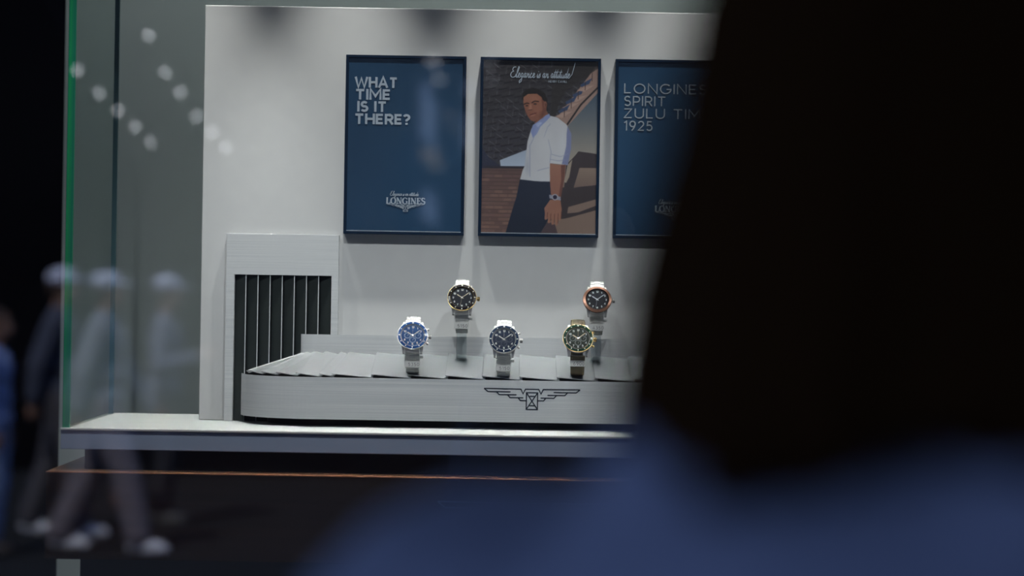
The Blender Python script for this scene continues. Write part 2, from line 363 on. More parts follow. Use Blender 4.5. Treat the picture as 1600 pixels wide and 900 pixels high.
# ------------------------------------------------------------------ carousel
RT, RB = CZ - .1272, CZ - .1851
RXL, RXR, RF, RR = -.382, .442, 3.33, .108
t = thing('luggage_carousel', 'miniature brushed metal luggage carousel with overlapping plates and winged emblem', 'carousel', (CX, 3.40, FLZ))
def path(inset, yend=3.4475):
    r = RR - inset; pts = [(RXL + inset, yend)]
    pts += [(RXL + RR - r * math.cos(math.radians(a)), RF + RR - r * math.sin(math.radians(a))) for a in np.linspace(0, 90, 28)]
    pts += [(x, RF + inset) for x in np.linspace(RXL + RR + .03, RXR - RR - .03, 14)]
    pts += [(RXR - RR + r * math.sin(math.radians(a)), RF + RR - r * math.cos(math.radians(a))) for a in np.linspace(0, 90, 28)]
    pts += [(RXR - inset, yend)]
    return pts
po, pi_ = path(0), path(.0025)
yr = 3.4355
po = path(0, yr) ; pi_ = path(.0025, yr)
mb = MB(); mb.grid([[(a[0], a[1], RB), (a[0], a[1], RT), (b[0], b[1], RT), (b[0], b[1], RB)] for a, b in zip(po, pi_)], 0, False, closed=True)
rail = mb.build('front_rail', M['steel'], t, 0)
mb = MB(); emblem(mb, CX, CZ - .1532, 1 / 8.889 / 1134.5, .0016, lambda x, v, w: I(x, RF - w * .6 + .0001, v)); mb.build('emblem', M['emblem'], rail)
pb = path(.038, yr); pc = path(.045, yr)
mb = MB(); mb.grid([[(a[0], a[1], FLZ), (a[0], a[1], RB + .02), (b[0], b[1], RB + .02), (b[0], b[1], FLZ)] for a, b in zip(pb, pc)], 0, False, closed=True)
mb.build('base_skirt', M['void'], t)
# under-deck (black) just below the plates
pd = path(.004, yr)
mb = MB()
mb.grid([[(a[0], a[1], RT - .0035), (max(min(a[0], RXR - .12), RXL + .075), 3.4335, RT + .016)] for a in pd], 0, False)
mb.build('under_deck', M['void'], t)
# back rail
BX0, BX1 = -.2985, .3585; BZ = CZ - .0702; r = .02
pts = [(BX0, 3.4355)] + [(BX0 + r - r * math.cos(math.radians(a)), 3.4335 - (.012) * math.sin(math.radians(a))) for a in np.linspace(0, 90, 14)] \
    + [(x, 3.4215) for x in np.linspace(BX0 + r + .01, BX1 - r - .01, 10)] + [(BX1 - r + r * math.sin(math.radians(a)), 3.4335 - .012 * math.cos(math.radians(a))) for a in np.linspace(0, 90, 14)] + [(BX1, 3.4355)]
mb = MB(); mb.grid([[(a[0], a[1], CZ - .112), (a[0], a[1], BZ), (CX + (a[0] - CX) * .992, min(a[1] + .003, 3.4358), BZ), (CX + (a[0] - CX) * .992, min(a[1] + .003, 3.4358), CZ - .112)] for a in pts], 0, False, closed=True)
mb.build('back_rail', M['steel'], t, 0)
# plates: (front-left, front-right, back-right, back-left); each is lifted on its left edge over its neighbour
def deck(x, y):
    d = y - RF
    if x < RXL + RR: d = RR - math.hypot(x - RXL - RR, y - RF - RR)
    if x > RXR - RR: d = RR - math.hypot(x - RXR + RR, y - RF - RR)
    return RT - .0012 + max(d, 0) / .0905 * .0295
def plate(FL, FR, BR, BL, lift=.0052):
    def z(p, k): return deck(*p) + k
    P = [(*FL, z(FL, lift)), (*FR, z(FR, +.0006)), (*BR, z(BR, +.0006)), (*BL, z(BL, lift))]
    th = .0009
    mb = MB(); mb.hexa([(a, b, c - th) for a, b, c in P] + P)
    mb.build('plate', M['plate'], t, .0003)
YF, YB = RF + .0042, 3.4205
xs = [(x - 800) / 1131.0 for x in (582, 640, 698, 756, 814, 872, 932, 990, 1048, 1106, 1160)]
for i, x in enumerate(xs[:-1]):
    plate((x, YF), (xs[i + 1] + .004, YF), (xs[i + 1] * .985 + .004, YB), (x * .985, YB))
ccx, ccy = RXL + RR, RF + RR; ri = RR - .0055
def on(a, rr=ri): return (ccx - rr * math.cos(math.radians(a)), ccy - rr * math.sin(math.radians(a)))
inner = [(-.295, 3.426), (-.288, 3.424), (-.278, 3.422), (-.262, 3.421), (-.241, 3.4205), (-.229, 3.4205), (-.1895, 3.4205)]
fr_pts = [on(20), on(44), on(60), on(77), (-.264, YF - .0006), (-.247, YF), (xs[0], YF)]
plate(on(-2), (fr_pts[0][0] + .002, fr_pts[0][1]), (-.293, 3.4255), (-.302, 3.4335), .003)
for i in range(6):
    plate(fr_pts[i], (fr_pts[i + 1][0] + .003, fr_pts[i + 1][1]), (inner[i + 1][0] + .002, inner[i + 1][1]), inner[i])
fb = [78, 60, 42, 24, 6]
def onr(a, rr=ri): return (RXR - RR + rr * math.cos(math.radians(a)), RF + RR - rr * math.sin(math.radians(a)))
rp = [(xs[-1], YF)] + [onr(a) for a in fb]; rin = [(xs[-1] * .985, YB), (.318, YB), (.328, YB), (.340, 3.4215), (.349, 3.4225), (.356, 3.424)]
for i in range(5): plate(rp[i], rp[i + 1], rin[i + 1], rin[i])

# ------------------------------------------------------------------ posters
PW, PH = .1711, .2545; PZ0, PZ1 = CZ + .0733, CZ + .0733 + PH
PY = 3.4345
PXC = [-.1555, .0358, .2275]
def poster(i, label, printer):
    cx = PXC[i]; x0, x1 = cx - PW / 2, cx + PW / 2
    t = thing('framed_poster', label, 'poster', (cx, 3.449, PZ0), None)
    b = .0042
    f = MB(); f.box(x0, x1, PY, 3.4498, PZ1 - b, PZ1); f.box(x0, x1, PY, 3.4498, PZ0, PZ0 + b)
    f.box(x0, x0 + b, PY, 3.4498, PZ0 + b, PZ1 - b); f.box(x1 - b, x1, PY, 3.4498, PZ0 + b, PZ1 - b)
    f.build('frame', M['frame_blue'], t, .0004)
    MB().box(x0 + b, x1 - b, PY + .0001, PY + .0018, PZ0 + b, PZ0 + b + .0011).build('sill_line', M['silver_line'], t)
    printer(t, x0 + b, x1 - b, PZ0 + b, PZ1 - b)
    MB().box(x0 + b, x1 - b, PY + .0004, PY + .0007, PZ0 + b, PZ1 - b).build('cover_glass', M['poster_glass'], t)
    reset()
U = 1 / 1104.6
def small_brand(mb, cx, z, fr):
    script(mb, 'Elegance is an attitude', cx - 25 * U, z + 13 * U, 7 * U, 45 * U, .0007, fr, False)
    serif(mb, 'LONGINES', cx - 30.5 * U, z, 10 * U, 61 * U, .0021, fr)
    emblem(mb, cx, z - 5.5 * U, U / 8.889 * .40, .0005, fr)
    for s in (-1, 1):
        for q in range(4): ribbon(mb, [(cx + s * (16 - 3.5 * q) * U, z - (2 + 1.6 * q) * U), (cx + s * 2.5 * U, z - (2 + 1.6 * q) * U)], .0006, fr)
fr_p = lambda x, v, w: I(x, PY + .0016 - w * .5, v)
def print1(t, x0, x1, z0, z1):
    MB().box(x0, x1, PY + .0018, PY + .0030, z0, z1).build('print', M['print_blue'], t)
    mb = MB(); L = PXC[0] - PW / 2
    for s, xx, yy, wd in (('WHAT', 15.5, 135, 64.5), ('TIME', 16.5, 154, 53), ('IS IT', 20.5, 173, 43), ('THERE', 16, 192.5, 72.5)):
        text(mb, s, L + xx * U, CZ + (450 - yy - 4) * U, 16.6 * U, 3.6 * U, fr_p, .30, width=wd * U)
    text(mb, '?', L + 92 * U, CZ + (450 - 196.5) * U, 16.6 * U, 3.6 * U, fr_p)
    mb.build('headline', M['letter'], t)
    mb = MB(); small_brand(mb, L + 97 * U, CZ + (450 - 321) * U, fr_p); mb.build('brand_mark', M['letter'], t)
def print3(t, x0, x1, z0, z1):
    MB().box(x0, x1, PY + .0018, PY + .0030, z0, z1).build('print', M['print_dark'], t)
    mb = MB(); L = PXC[2] - PW / 2
    for s, xx, yy, wd in (('LONGINES', 15, 141.5, 128), ('SPIRIT', 15, 161, 64), ('ZULU TIME', 15, 180.5, 134), ('1925', 15, 200, 44)):
        text(mb, s, L + xx * U, CZ + (450 - yy) * U, 15.5 * U, 1.9 * U, fr_p, .30, width=wd * U)
    mb.build('headline', M['letter_soft'], t)
    mb = MB(); small_brand(mb, L + 96 * U, CZ + (450 - 327) * U, fr_p); mb.build('brand_mark', M['letter_soft'], t)

# the picture poster: flat colours painted polygon by polygon into the print's own colour attribute
def paint():
    NX, NY = 230, 345; SS = 2
    w, h = NX * SS, NY * SS
    TLc, TRc, BRc, BLc = (35, 27), (596, 30), (583, 868), (22, 866)
    img = np.zeros((h, w, 3)); img[:] = (46, 42, 44)
    uu, vv = np.meshgrid((np.arange(w) + .5) / w, (np.arange(h) + .5) / h)
    # crop coordinates of every sample
    X = (1 - vv) * ((1 - uu) * TLc[0] + uu * TRc[0]) + vv * ((1 - uu) * BLc[0] + uu * BRc[0])
    Y = (1 - vv) * ((1 - uu) * TLc[1] + uu * TRc[1]) + vv * ((1 - uu) * BLc[1] + uu * BRc[1])
    def inside(poly):
        r = np.zeros(X.shape, bool); n = len(poly); j = n - 1
        for i in range(n):
            xi, yi = poly[i]; xj, yj = poly[j]
            if yi != yj: r ^= ((yi > Y) != (yj > Y)) & (X < (xj - xi) * (Y - yi) / (yj - yi) + xi)
            j = i
        return r
    def P(poly, c, c2=None, a=1.0):
        k = inside(poly)
        if c2 is None: col = np.array(c, float)
        else:
            ys = [p[1] for p in poly]; f = np.clip((Y[k] - min(ys)) / (max(ys) - min(ys)), 0, 1)[:, None]
            col = np.array(c, float) * (1 - f) + np.array(c2, float) * f
        img[k] = img[k] * (1 - a) + col * a
    def Ln(pts, wd, c, a=1.0):
        for (x0, y0), (x1, y1) in zip(pts[:-1], pts[1:]):
            dx, dy = x1 - x0, y1 - y0; L2 = dx * dx + dy * dy + 1e-9
            t = np.clip(((X - x0) * dx + (Y - y0) * dy) / L2, 0, 1)
            d = np.hypot(X - x0 - t * dx, Y - y0 - t * dy); k = np.clip((wd / 2 - d) + .5, 0, 1)[..., None] * a
            img[:] = img * (1 - k) + np.array(c, float) * k
    def El(cx, cy, rx, ry, c, a=1.0, soft=.15):
        d = np.hypot((X - cx) / rx, (Y - cy) / ry); k = np.clip((1 - d) / soft, 0, 1)[..., None] * a
        img[:] = img * (1 - k) + np.array(c, float) * k
    rnd = random.Random(3)
    # lattice facade
    P([(20, 20), (600, 20), (600, 545), (20, 545)], (45, 41, 42), (56, 54, 62))
    for r in range(15):
        y = 45 + r * 34
        for cidx in range(9):
            x = 20 + cidx * 62 - r * 5 + (r % 2) * 30
            P([(x, y + 6), (x + 52, y - 4), (x + 58, y + 12), (x + 6, y + 22)], (58, 54, 56), a=.55)
            P([(x, y + 22), (x + 58, y + 12), (x + 58, y + 18), (x, y + 29)], (30, 27, 30), a=.8)
            if rnd.random() < .6: Ln([(x + 4, y), (x + 36, y + 22)], 2.6, (112, 108, 112), .6)
            if rnd.random() < .5: Ln([(x + 40, y - 14), (x + 38, y + 16)], 2.4, (104, 98, 104), .6)
    # sky and the light beam structure at right
    P([(600, 120), (600, 545), (440, 545), (430, 340)], (44, 62, 82), (148, 136, 122))
    P([(596, 40), (600, 175), (445, 345), (385, 315), (400, 295)], (138, 112, 102))
    for k, (x, y) in enumerate(((470, 190), (435, 225), (400, 268), (508, 140))):
        P([(x, y + 2), (x + 58, y - 30), (x + 44, y - 2), (x + 6, y + 14)], (52, 64, 92))
        P([(x - 18, y + 30), (x + 30, y + 10), (x + 70, y + 4), (x + 20, y + 36)], (158, 130, 118))
    for k in range(5): Ln([(430 + k * 34, 300 - k * 44), (431 + k * 34, 262 - k * 44)], 3, (62, 46, 44))
    P([(20, 20), (600, 20), (600, 60), (440, 170), (400, 250), (380, 310), (360, 300), (380, 20)], (44, 40, 38), a=.75)
    Ln([(600, 150), (512, 238), (446, 334)], 8, (34, 29, 30))
    # terrace at left
    P([(20, 440), (60, 500), (120, 540), (20, 555)], (44, 46, 62))
    P([(115, 512), (246, 460), (246, 544), (118, 541)], (150, 158, 172), (165, 174, 190))
    Ln([(40, 545), (240, 545)], 9, (46, 42, 50))
    P([(20, 552), (240, 552), (200, 700), (148, 868), (20, 868)], (92, 70, 66), (112, 84, 74))
    for r in range(16):
        y = 560 + r * 19; Ln([(20, y), (240, y + 1)], 3, (64, 50, 50), .75)
        for q in range(5):
            if rnd.random() < .6:
                xx = 25 + q * 44 + (r % 2) * 20; P([(xx, y + 3), (xx + 38, y + 3), (xx + 38, y + 16), (xx, y + 16)], rnd.choice([(124, 94, 82), (84, 64, 62), (106, 80, 76)]), a=.6)
    # ground and shadows at right
    P([(360, 520), (600, 520), (600, 868), (340, 868)], (118, 98, 88))
    P([(440, 530), (480, 490), (500, 465), (600, 478), (600, 545), (505, 545), (478, 640), (600, 625), (600, 692), (450, 735), (445, 766), (500, 760), (600, 722), (600, 745), (470, 782), (430, 792), (340, 800), (360, 640), (430, 640)], (54, 46, 48))
    P([(446, 532), (470, 505), (455, 590), (440, 618), (430, 616)], (140, 126, 112))
    P([(505, 548), (583, 545), (583, 622), (476, 642)], (124, 106, 94), (104, 86, 78))
    P([(300, 868), (330, 830), (352, 806), (385, 820), (400, 868)], (72, 58, 62))
    # man
    P([(214, 600), (364, 606), (372, 760), (345, 812), (310, 868), (142, 868), (176, 752), (196, 690)], (32, 38, 54), (26, 32, 46))
    P([(268, 360), (300, 318), (350, 292), (396, 302), (440, 335), (464, 378), (463, 450), (444, 532), (402, 528), (360, 524), (366, 614), (290, 612), (214, 604), (226, 560), (236, 540), (250, 420)], (172, 170, 174), (182, 180, 182))
    P([(446, 345), (465, 380), (464, 450), (448, 532), (418, 528), (440, 440), (442, 380)], (112, 116, 146))
    for a in ([(362, 505), (400, 512), (446, 505)], [(366, 480), (410, 492), (450, 478)], [(330, 400), (348, 350), (362, 335)], [(352, 410), (366, 470), (360, 520)], [(262, 590), (262, 440), (282, 400)], [(300, 560), (356, 545)]): Ln(a, 4, (128, 132, 158), .6)
    P([(284, 330), (300, 308), (342, 268), (356, 292), (320, 316), (306, 348), (292, 360)], (118, 78, 62))
    P([(266, 372), (276, 340), (296, 326), (340, 292), (356, 284), (362, 300), (336, 326), (312, 350), (296, 384), (276, 402)], (124, 134, 172))
    P([(290, 336), (312, 324), (322, 330), (300, 352)], (150, 158, 190))
    P([(222, 216), (224, 188), (242, 170), (272, 160), (306, 166), (334, 186), (348, 216), (348, 262), (330, 270), (300, 240), (236, 226)], (30, 24, 22))
    P([(230, 206), (252, 190), (296, 188), (318, 204), (332, 236), (336, 268), (326, 292), (300, 316), (282, 324), (264, 316), (250, 296), (238, 268), (230, 238)], (142, 94, 74), (124, 78, 62))
    P([(318, 212), (340, 230), (344, 262), (334, 286), (318, 300), (324, 262)], (108, 66, 54))
    El(284, 214, 34, 20, (158, 108, 88), .55, .9); El(300, 268, 22, 26, (150, 98, 80), .5, .9); El(318, 292, 16, 26, (96, 58, 48), .55, .9); El(246, 276, 12, 22, (116, 72, 58), .5, .9)
    El(330, 420, 60, 110, (192, 190, 190), .35, .9); El(420, 430, 26, 90, (186, 186, 190), .4, .9); El(250, 540, 18, 60, (130, 134, 152), .4, .9)
    El(338, 240, 8, 17, (128, 82, 66)); El(339, 241, 4, 10, (92, 56, 46))
    Ln([(234, 240), (246, 234), (256, 236)], 5, (40, 26, 22)); Ln([(272, 232), (286, 224), (304, 226)], 5, (40, 26, 22))
    El(247, 247, 8, 4, (62, 40, 36)); El(287, 238, 9, 4.5, (62, 40, 36))
    P([(262, 240), (268, 238), (272, 262), (262, 270), (254, 264)], (158, 108, 88)); Ln([(256, 268), (272, 266)], 4, (84, 50, 42))
    Ln([(262, 292), (276, 286), (292, 282)], 5, (96, 48, 44)); Ln([(266, 297), (288, 290)], 3, (166, 112, 96))
    El(276, 310, 12, 7, (128, 82, 66), .5)
    P([(360, 526), (400, 532), (436, 530), (432, 590), (414, 690), (366, 686), (360, 610)], (140, 98, 82), (128, 86, 72))
    P([(414, 534), (436, 530), (430, 600), (414, 688), (404, 686), (416, 600)], (100, 64, 56))
    P([(362, 700), (412, 702), (418, 744), (414, 790), (396, 800), (340, 792), (332, 742)], (136, 94, 78))
    for xx, yy, L in ((340, 762, 40), (356, 768, 50), (374, 770, 56), (392, 768, 60), (408, 760, 44)):
        Ln([(xx + 4, yy - 14), (xx, yy + L - 10)], 13, (138, 96, 80)); Ln([(xx + 9, yy), (xx + 7, yy + L - 14)], 2.5, (82, 52, 46))
    P([(356, 676), (412, 686), (414, 704), (358, 694)], (130, 130, 142)); El(385, 688, 17, 16, (150, 150, 160)); El(385, 688, 11, 11, (36, 30, 50))
    for _ in range(2):
        q = np.pad(img, ((1, 1), (1, 1), (0, 0)), 'edge'); img = (q[:-2, 1:-1] + q[2:, 1:-1] + q[1:-1, :-2] + q[1:-1, 2:] + 2 * q[1:-1, 1:-1]) / 6
    img8 = img.reshape(NY, SS, NX, SS, 3).mean((1, 3)) / 255
    L = np.where(img8 <= .04045, img8 / 12.92, ((img8 + .055) / 1.055) ** 2.4)
    return NX, NY, np.clip(L / .66, 0, 1)
def print2(t, x0, x1, z0, z1):
    NX, NY, L = paint()
    me = bpy.data.meshes.new('print'); ux = np.linspace(x0, x1, NX + 1); uz = np.linspace(z1, z0, NY + 1)
    gx, gz = np.meshgrid(ux, uz); vs = np.stack([gx.ravel() - ORG.x, np.full(gx.size, PY + .0018 - ORG.y), gz.ravel() - ORG.z], 1)
    i, j = np.meshgrid(np.arange(NY), np.arange(NX), indexing='ij'); a = (i * (NX + 1) + j).ravel()
    fs = np.stack([a, a + NX + 1, a + NX + 2, a + 1], 1)
    n0 = len(vs)
    back = np.array([[x0, PY + .0030, z0], [x1, PY + .0030, z0], [x1, PY + .0030, z1], [x0, PY + .0030, z1]]) - np.array(ORG)
    me.from_pydata(np.vstack([vs, back]).tolist(), [], fs.tolist() + [[n0 + 3, n0 + 2, n0 + 1, n0]])
    ca = me.color_attributes.new('ink', 'FLOAT_COLOR', 'CORNER')
    col = np.ones((len(me.loops), 4), np.float32); col[:NX * NY * 4, :3] = np.repeat(L.reshape(-1, 3), 4, 0)
    ca.data.foreach_set('color', col.ravel())
    m = mat('printed_photograph', (.5, .5, .5), .5); nd = m.node_tree.nodes.new('ShaderNodeAttribute'); nd.attribute_name = 'ink'
    m.node_tree.links.new(nd.outputs['Color'], m.node_tree.nodes['Principled BSDF'].inputs['Base Color'])
    me.materials.append(m); o = bpy.data.objects.new('print', me); C.objects.link(o); o.parent = t
    mb = MB(); Lx = PXC[1] - PW / 2
    fr = lambda x, v, w: I(x, PY + .0016 - w * .5, v)
    script(mb, 'Elegance is an attitude', Lx + 46 * U, CZ + (450 - 119.5) * U, 17 * U, 94 * U, .00105, fr)
    text(mb, 'HENRY CAVILL', Lx + 107 * U, CZ + (450 - 126.5) * U, 3.4 * U, .5 * U, fr, .3, width=29 * U)
    mb.build('slogan', M['letter'], t)
poster(0, 'framed blue poster reading WHAT TIME IS IT THERE, left of the photograph poster', print1)
poster(1, 'framed photograph poster of a man in a white shirt, middle of three', print2)
poster(2, 'framed dark blue poster with thin lettering, right of the photograph poster', print3)

# ------------------------------------------------------------------ watches
MM = .001
def watch(label, X, Ycase, Zcase, style, tilt=26, sc=1.0):
    chrono = style['chrono']
    A, B = 37.0, 24.0; tc = math.radians(18)
    cy, cz = -B * math.cos(tc), A * math.sin(tc)
    root = thing('wristwatch', label, 'watch', (X, Ycase - cy * MM, Zcase - cz * MM), 'wristwatches on the luggage carousel')
    O = Vector((0, 0, 0)); a = math.radians(tilt); nrm = Vector((0, -math.cos(a), math.sin(a))); up = Vector((0, math.sin(a), math.cos(a)))
    cc = Vector((0, cy - .5, cz))
    def F(x, v, w): return (cc + Vector((1, 0, 0)) * x + up * v + nrm * w) * MM * sc
    def B_(mb, name, m, par, bevel=0): return mb.build(name, m, par, bevel, org=(0, 0, 0))
    cm = style['case']
    # case with four lugs
    mb = MB(); mb.lathe([(17.5, -5), (19.3, -4), (19.9, -1), (19.9, 2.2), (19.2, 3.6)], F, 56, cap0=True, cap1=True, sm=False)
    for sx in (-1, 1):
        for sv in (-1, 1):
            p = [(10.2, 11, -3.6), (15.8, 9, -3.6), (13.6, 23.5, -7.0), (10.6, 23.5, -7.0), (10.2, 11, 3.0), (15.8, 9, 3.0), (13.6, 23.5, -3.2), (10.6, 23.5, -3.2)]
            mb.hexa([F(q[0] * sx, q[1] * sv, q[2]) for q in p])
    case = B_(mb, 'case', cm, root, .0004)
    # bezel
    mb = MB()
    bz = [(20.4, 2.6), (20.9, 3.4), (20.7, 4.6), (20.45, 5.1), (20.3, 5.15), (16.9, 5.9), (16.6, 5.7), (16.3, 4.4)]
    rows = [[F(r * math.cos(2 * PI * j / 60), r * math.sin(2 * PI * j / 60), w) for j in range(60)] for r, w in bz]
    mb.grid(rows[:5], 0, False, closed=True); mb.grid(rows[4:6], 1, False, closed=True); mb.grid(rows[5:], 0, False, closed=True)
    for j in range(60 if style.get('coin') else 0):
        an = 2 * PI * j / 60; mb.box(20.6, 21.1, -.35, .35, 3.0, 4.8, 0, lambda x, v, w, an=an: F(x * math.cos(an) - v * math.sin(an), x * math.sin(an) + v * math.cos(an), w))
    bezel = B_(mb, 'bezel', [style['ring'], style['insert']], root)
    if style.get('marks', True):
        mb = MB()
        for j in range(12):
            an = PI / 2 - 2 * PI * j / 12
            fr = lambda x, v, w, an=an: F((18.3 + v) * math.cos(an) + x * math.sin(an), (18.3 + v) * math.sin(an) - x * math.cos(an), 5.62 + w)
            if j == 0: mb.hexa([fr(-1.6, 1.1, 0), fr(1.6, 1.1, 0), fr(.2, -1.1, 0), fr(-.2, -1.1, 0), fr(-1.6, 1.1, .25), fr(1.6, 1.1, .25), fr(.2, -1.1, .25), fr(-.2, -1.1, .25)])
            elif j % 3 == 0: mb.box(-.5, .5, -1, 1, 0, .2, 0, fr)
            else: mb.box(-.65, .65, -.6, .6, 0, .2, 0, fr)
        B_(mb, 'bezel_markings', M['lume'], bezel)
    # dial
    mb = MB(); mb.lathe([(16.5, 3.0), (16.5, 3.7)], F, 48, cap1=True, cap0=True)
    dial = B_(mb, 'dial', style['dial'], root)
    mb = MB()
    rows = [[F(r * math.cos(2 * PI * j / 48), r * math.sin(2 * PI * j / 48), w) for j in range(48)] for r, w in ((16.35, 4.5), (15.5, 3.75))]
    mb.grid(rows, 0, False, closed=True)
    for j in range(60):
        an = 2 * PI * j / 60; ribbon(mb, [(15.2 * math.cos(an), 15.2 * math.sin(an)), (15.9 * math.cos(an), 15.9 * math.sin(an))], .18, lambda x, v, w: F(x, v, 4.3), 0)
    B_(mb, 'minute_track', M['steel_case'] if chrono else M['dark_metal'], dial)
    mb = MB()
    Fd = lambda x, v, w: F(x, v, 3.72 + w * 1000)
    for j in range(12):
        if chrono and j in (3, 9): continue
        an = PI / 2 - 2 * PI * j / 12; s = str(12 if j == 0 else j); hh = 2.9
        wd = sum(G[c][0] for c in s) * hh * .9 + .5 * (len(s) - 1); px, pv = 12.6 * math.cos(an), 12.6 * math.sin(an)
        text(mb, s, px - wd / 2, pv - hh / 2, hh, .62, lambda x, v, w: F(x, v, 3.72 + w * 100), .2)
    B_(mb, 'numerals', style.get('num', M['lume']), dial)
    if chrono:
        for (sx, sv) in ((-7.2, 0), (7.2, 0), (0, -6.6)):
            mb = MB(); q = lambda x, v, w, sx=sx, sv=sv: F(sx + x, sv + v, 3.72 + w)
            mb.lathe([(4.4, 0), (4.4, .12), (3.9, .12), (3.9, 0)], q, 28)
            for j in range(12):
                an = 2 * PI * j / 12; ribbon(mb, [(2.9 * math.cos(an), 2.9 * math.sin(an)), (3.6 * math.cos(an), 3.6 * math.sin(an))], .35, lambda x, v, w, sx=sx, sv=sv: F(sx + x, sv + v, 3.85), 0)
            ribbon(mb, [(0, -.8), (1.6, 2.4)], .35, lambda x, v, w, sx=sx, sv=sv: F(sx + x, sv + v, 3.9 + w * 100))
            B_(mb, 'subdial', style.get('sub', M['lume']), dial)
    else:
        mb = MB(); mb.box(-1.3, 1.3, -13.6, -11.8, 3.75, 3.85, 0, F); B_(mb, 'date_window', M['lume'], dial)
    hm = style.get('hand', M['lume'])
    def hand(name, ang, L, w0, m, lift):
        an = math.radians(90 - ang); fr = lambda x, v, w: F(x * math.cos(an) - v * math.sin(an), x * math.sin(an) + v * math.cos(an), lift + w)
        mb = MB(); mb.hexa([fr(-2.5, -w0 * .4, 0), fr(L * .8, -w0, 0), fr(L * .8, w0, 0), fr(-2.5, w0 * .4, 0), fr(-2.5, -w0 * .4, .25), fr(L * .8, -w0, .25), fr(L * .8, w0, .25), fr(-2.5, w0 * .4, .25)])
        mb.hexa([fr(L * .8, -w0, 0), fr(L, -.1, 0), fr(L, .1, 0), fr(L * .8, w0, 0), fr(L * .8, -w0, .25), fr(L, -.1, .25), fr(L, .1, .25), fr(L * .8, w0, .25)])
        return B_(mb, name, m, root)
    hand('hour_hand', 304, 9.2, .75, hm, 4.05); hand('minute_hand', 52, 13.2, .6, hm, 4.4)
    hand('seconds_hand', 0 if chrono else 190, 13.5, .12, hm, 4.75)
    mb = MB(); mb.lathe([(1.0, 3.9), (1.0, 5.1)], F, 16, cap1=True, cap0=True); B_(mb, 'centre_cap', cm, root)
    mb = MB(); mb.lathe([(16.4, 5.3), (16.4, 5.6), (15.8, 5.95), (0.01, 6.1)], F, 48, sm=True); B_(mb, 'crystal', M['crystal'], root)
    # crown and pushers
    km = style.get('crown', cm)
    def knob(name, ang, r0, L, r, flute, w_=0):
        an = math.radians(ang)
        fr = lambda x, v, w: F((r0 + w) * math.cos(an) - x * math.sin(an), (r0 + w) * math.sin(an) + x * math.cos(an), v)
        mb = MB(); mb.lathe([(r * .45, -1.5), (r * .45, L * .35), (r, L * .4), (r, L * .92), (r * .8, L)], fr, 20, cap0=True, cap1=True)
        if flute:
            for j in range(14):
                aa = 2 * PI * j / 14; mb.box(r - .1, r + .25, -.2, .2, L * .42, L * .9, 0, lambda x, v, w, aa=aa: fr(x * math.cos(aa) - v * math.sin(aa), x * math.sin(aa) + v * math.cos(aa), w))
        B_(mb, name, km, root)
    knob('crown', 0, 19.5, 6.2, 2.9, True)
    if chrono: knob('pusher', 27, 19.4, 5.4, 1.6, False); knob('pusher', -27, 19.4, 5.4, 1.6, False)
    # bracelet or strap round an upright oval
    def E(t):
        c, s2 = math.cos(t), math.sin(t); y = abs(c) ** (.45 if s2 < 0 else 1)
        return Vector((0, -B * y * (1 if c > 0 else -1), A * s2))
    t0 = tc + math.radians(34); t1 = tc + 2 * PI - math.radians(31)
    ts = np.linspace(t0, t1, 600); acc = [0]
    for k in range(1, 600): acc.append(acc[-1] + (E(ts[k]) - E(ts[k - 1])).length)
    if style['strap'] is None:
        mb = MB(); step = 6.0; nl = int(acc[-1] / step); step = acc[-1] / nl
        for k in range(nl):
            tt = float(np.interp((k + .5) * step, acc, ts)); p = E(tt); d = (E(tt + .01) - E(tt - .01)).normalized()
            dd = (E(tt + .01) - E(tt - .01)).normalized(); nn = Vector((0, -dd.z, dd.y))
            u = min(k, nl - 1 - k) / 6; wd = 20.0 - 3.6 * min(u, 1)
            fr = lambda x, v, w, p=p, d=d, nn=nn: (p + Vector((1, 0, 0)) * x + d * v + nn * w) * MM * sc
            hl = step / 2
            mb.box(-wd / 2, -wd * .25, -hl + .35, hl - .35, -1.5, 1.5, 0, fr); mb.box(wd * .25, wd / 2, -hl + .35, hl - .35, -1.5, 1.5, 0, fr)
            mb.box(-wd * .235, wd * .235, -hl + .9, hl + .35, -1.3, 1.9, style.get('mid', 0), fr)
            mb.box(-wd * .46, wd * .46, -hl - .4, hl + .4, -1.1, .6, 0, fr)
        br = B_(mb, 'bracelet', [M['bracelet'], M['gold']], root, .00035)
        for sv in (-1, 1):
            mb = MB(); mb.hexa([F(*q) for q in ((-10, 16 * sv, -4), (10, 16 * sv, -4), (10, 22.5 * sv, -6.5), (-10, 22.5 * sv, -6.5), (-10, 16 * sv, 2.2), (10, 16 * sv, 2.2), (10, 22.5 * sv, -2.6), (-10, 22.5 * sv, -2.6))])
            B_(mb, 'end_link', M['bracelet'], br, .0003)
    else:
        rows = []
        for k in range(0, 600, 8):
            tt = ts[k]; p = E(tt); dd = (E(tt + .01) - E(tt - .01)).normalized(); nn = Vector((0, -dd.z, dd.y)); u = min(k, 599 - k) / 200; wd = 10.2 - 1.6 * min(u, 1)
            prof = [(-wd, -1.2), (-wd, .9), (-wd * .8, 1.5), (0, 2.0), (wd * .8, 1.5), (wd, .9), (wd, -1.2)]
            rows.append([(p + Vector((1, 0, 0)) * x + nn * w) * MM * sc for x, w in prof])
        mb = MB(); mb.grid(rows, 0, True, closed=True); mb.face([0, 1, 2, 3, 4, 5, 6]); q = (len(rows) - 1) * 7; mb.face([q + 6 - i for i in range(7)])
        sp = B_(mb, 'strap', style['strap'], root)
        mb = MB()
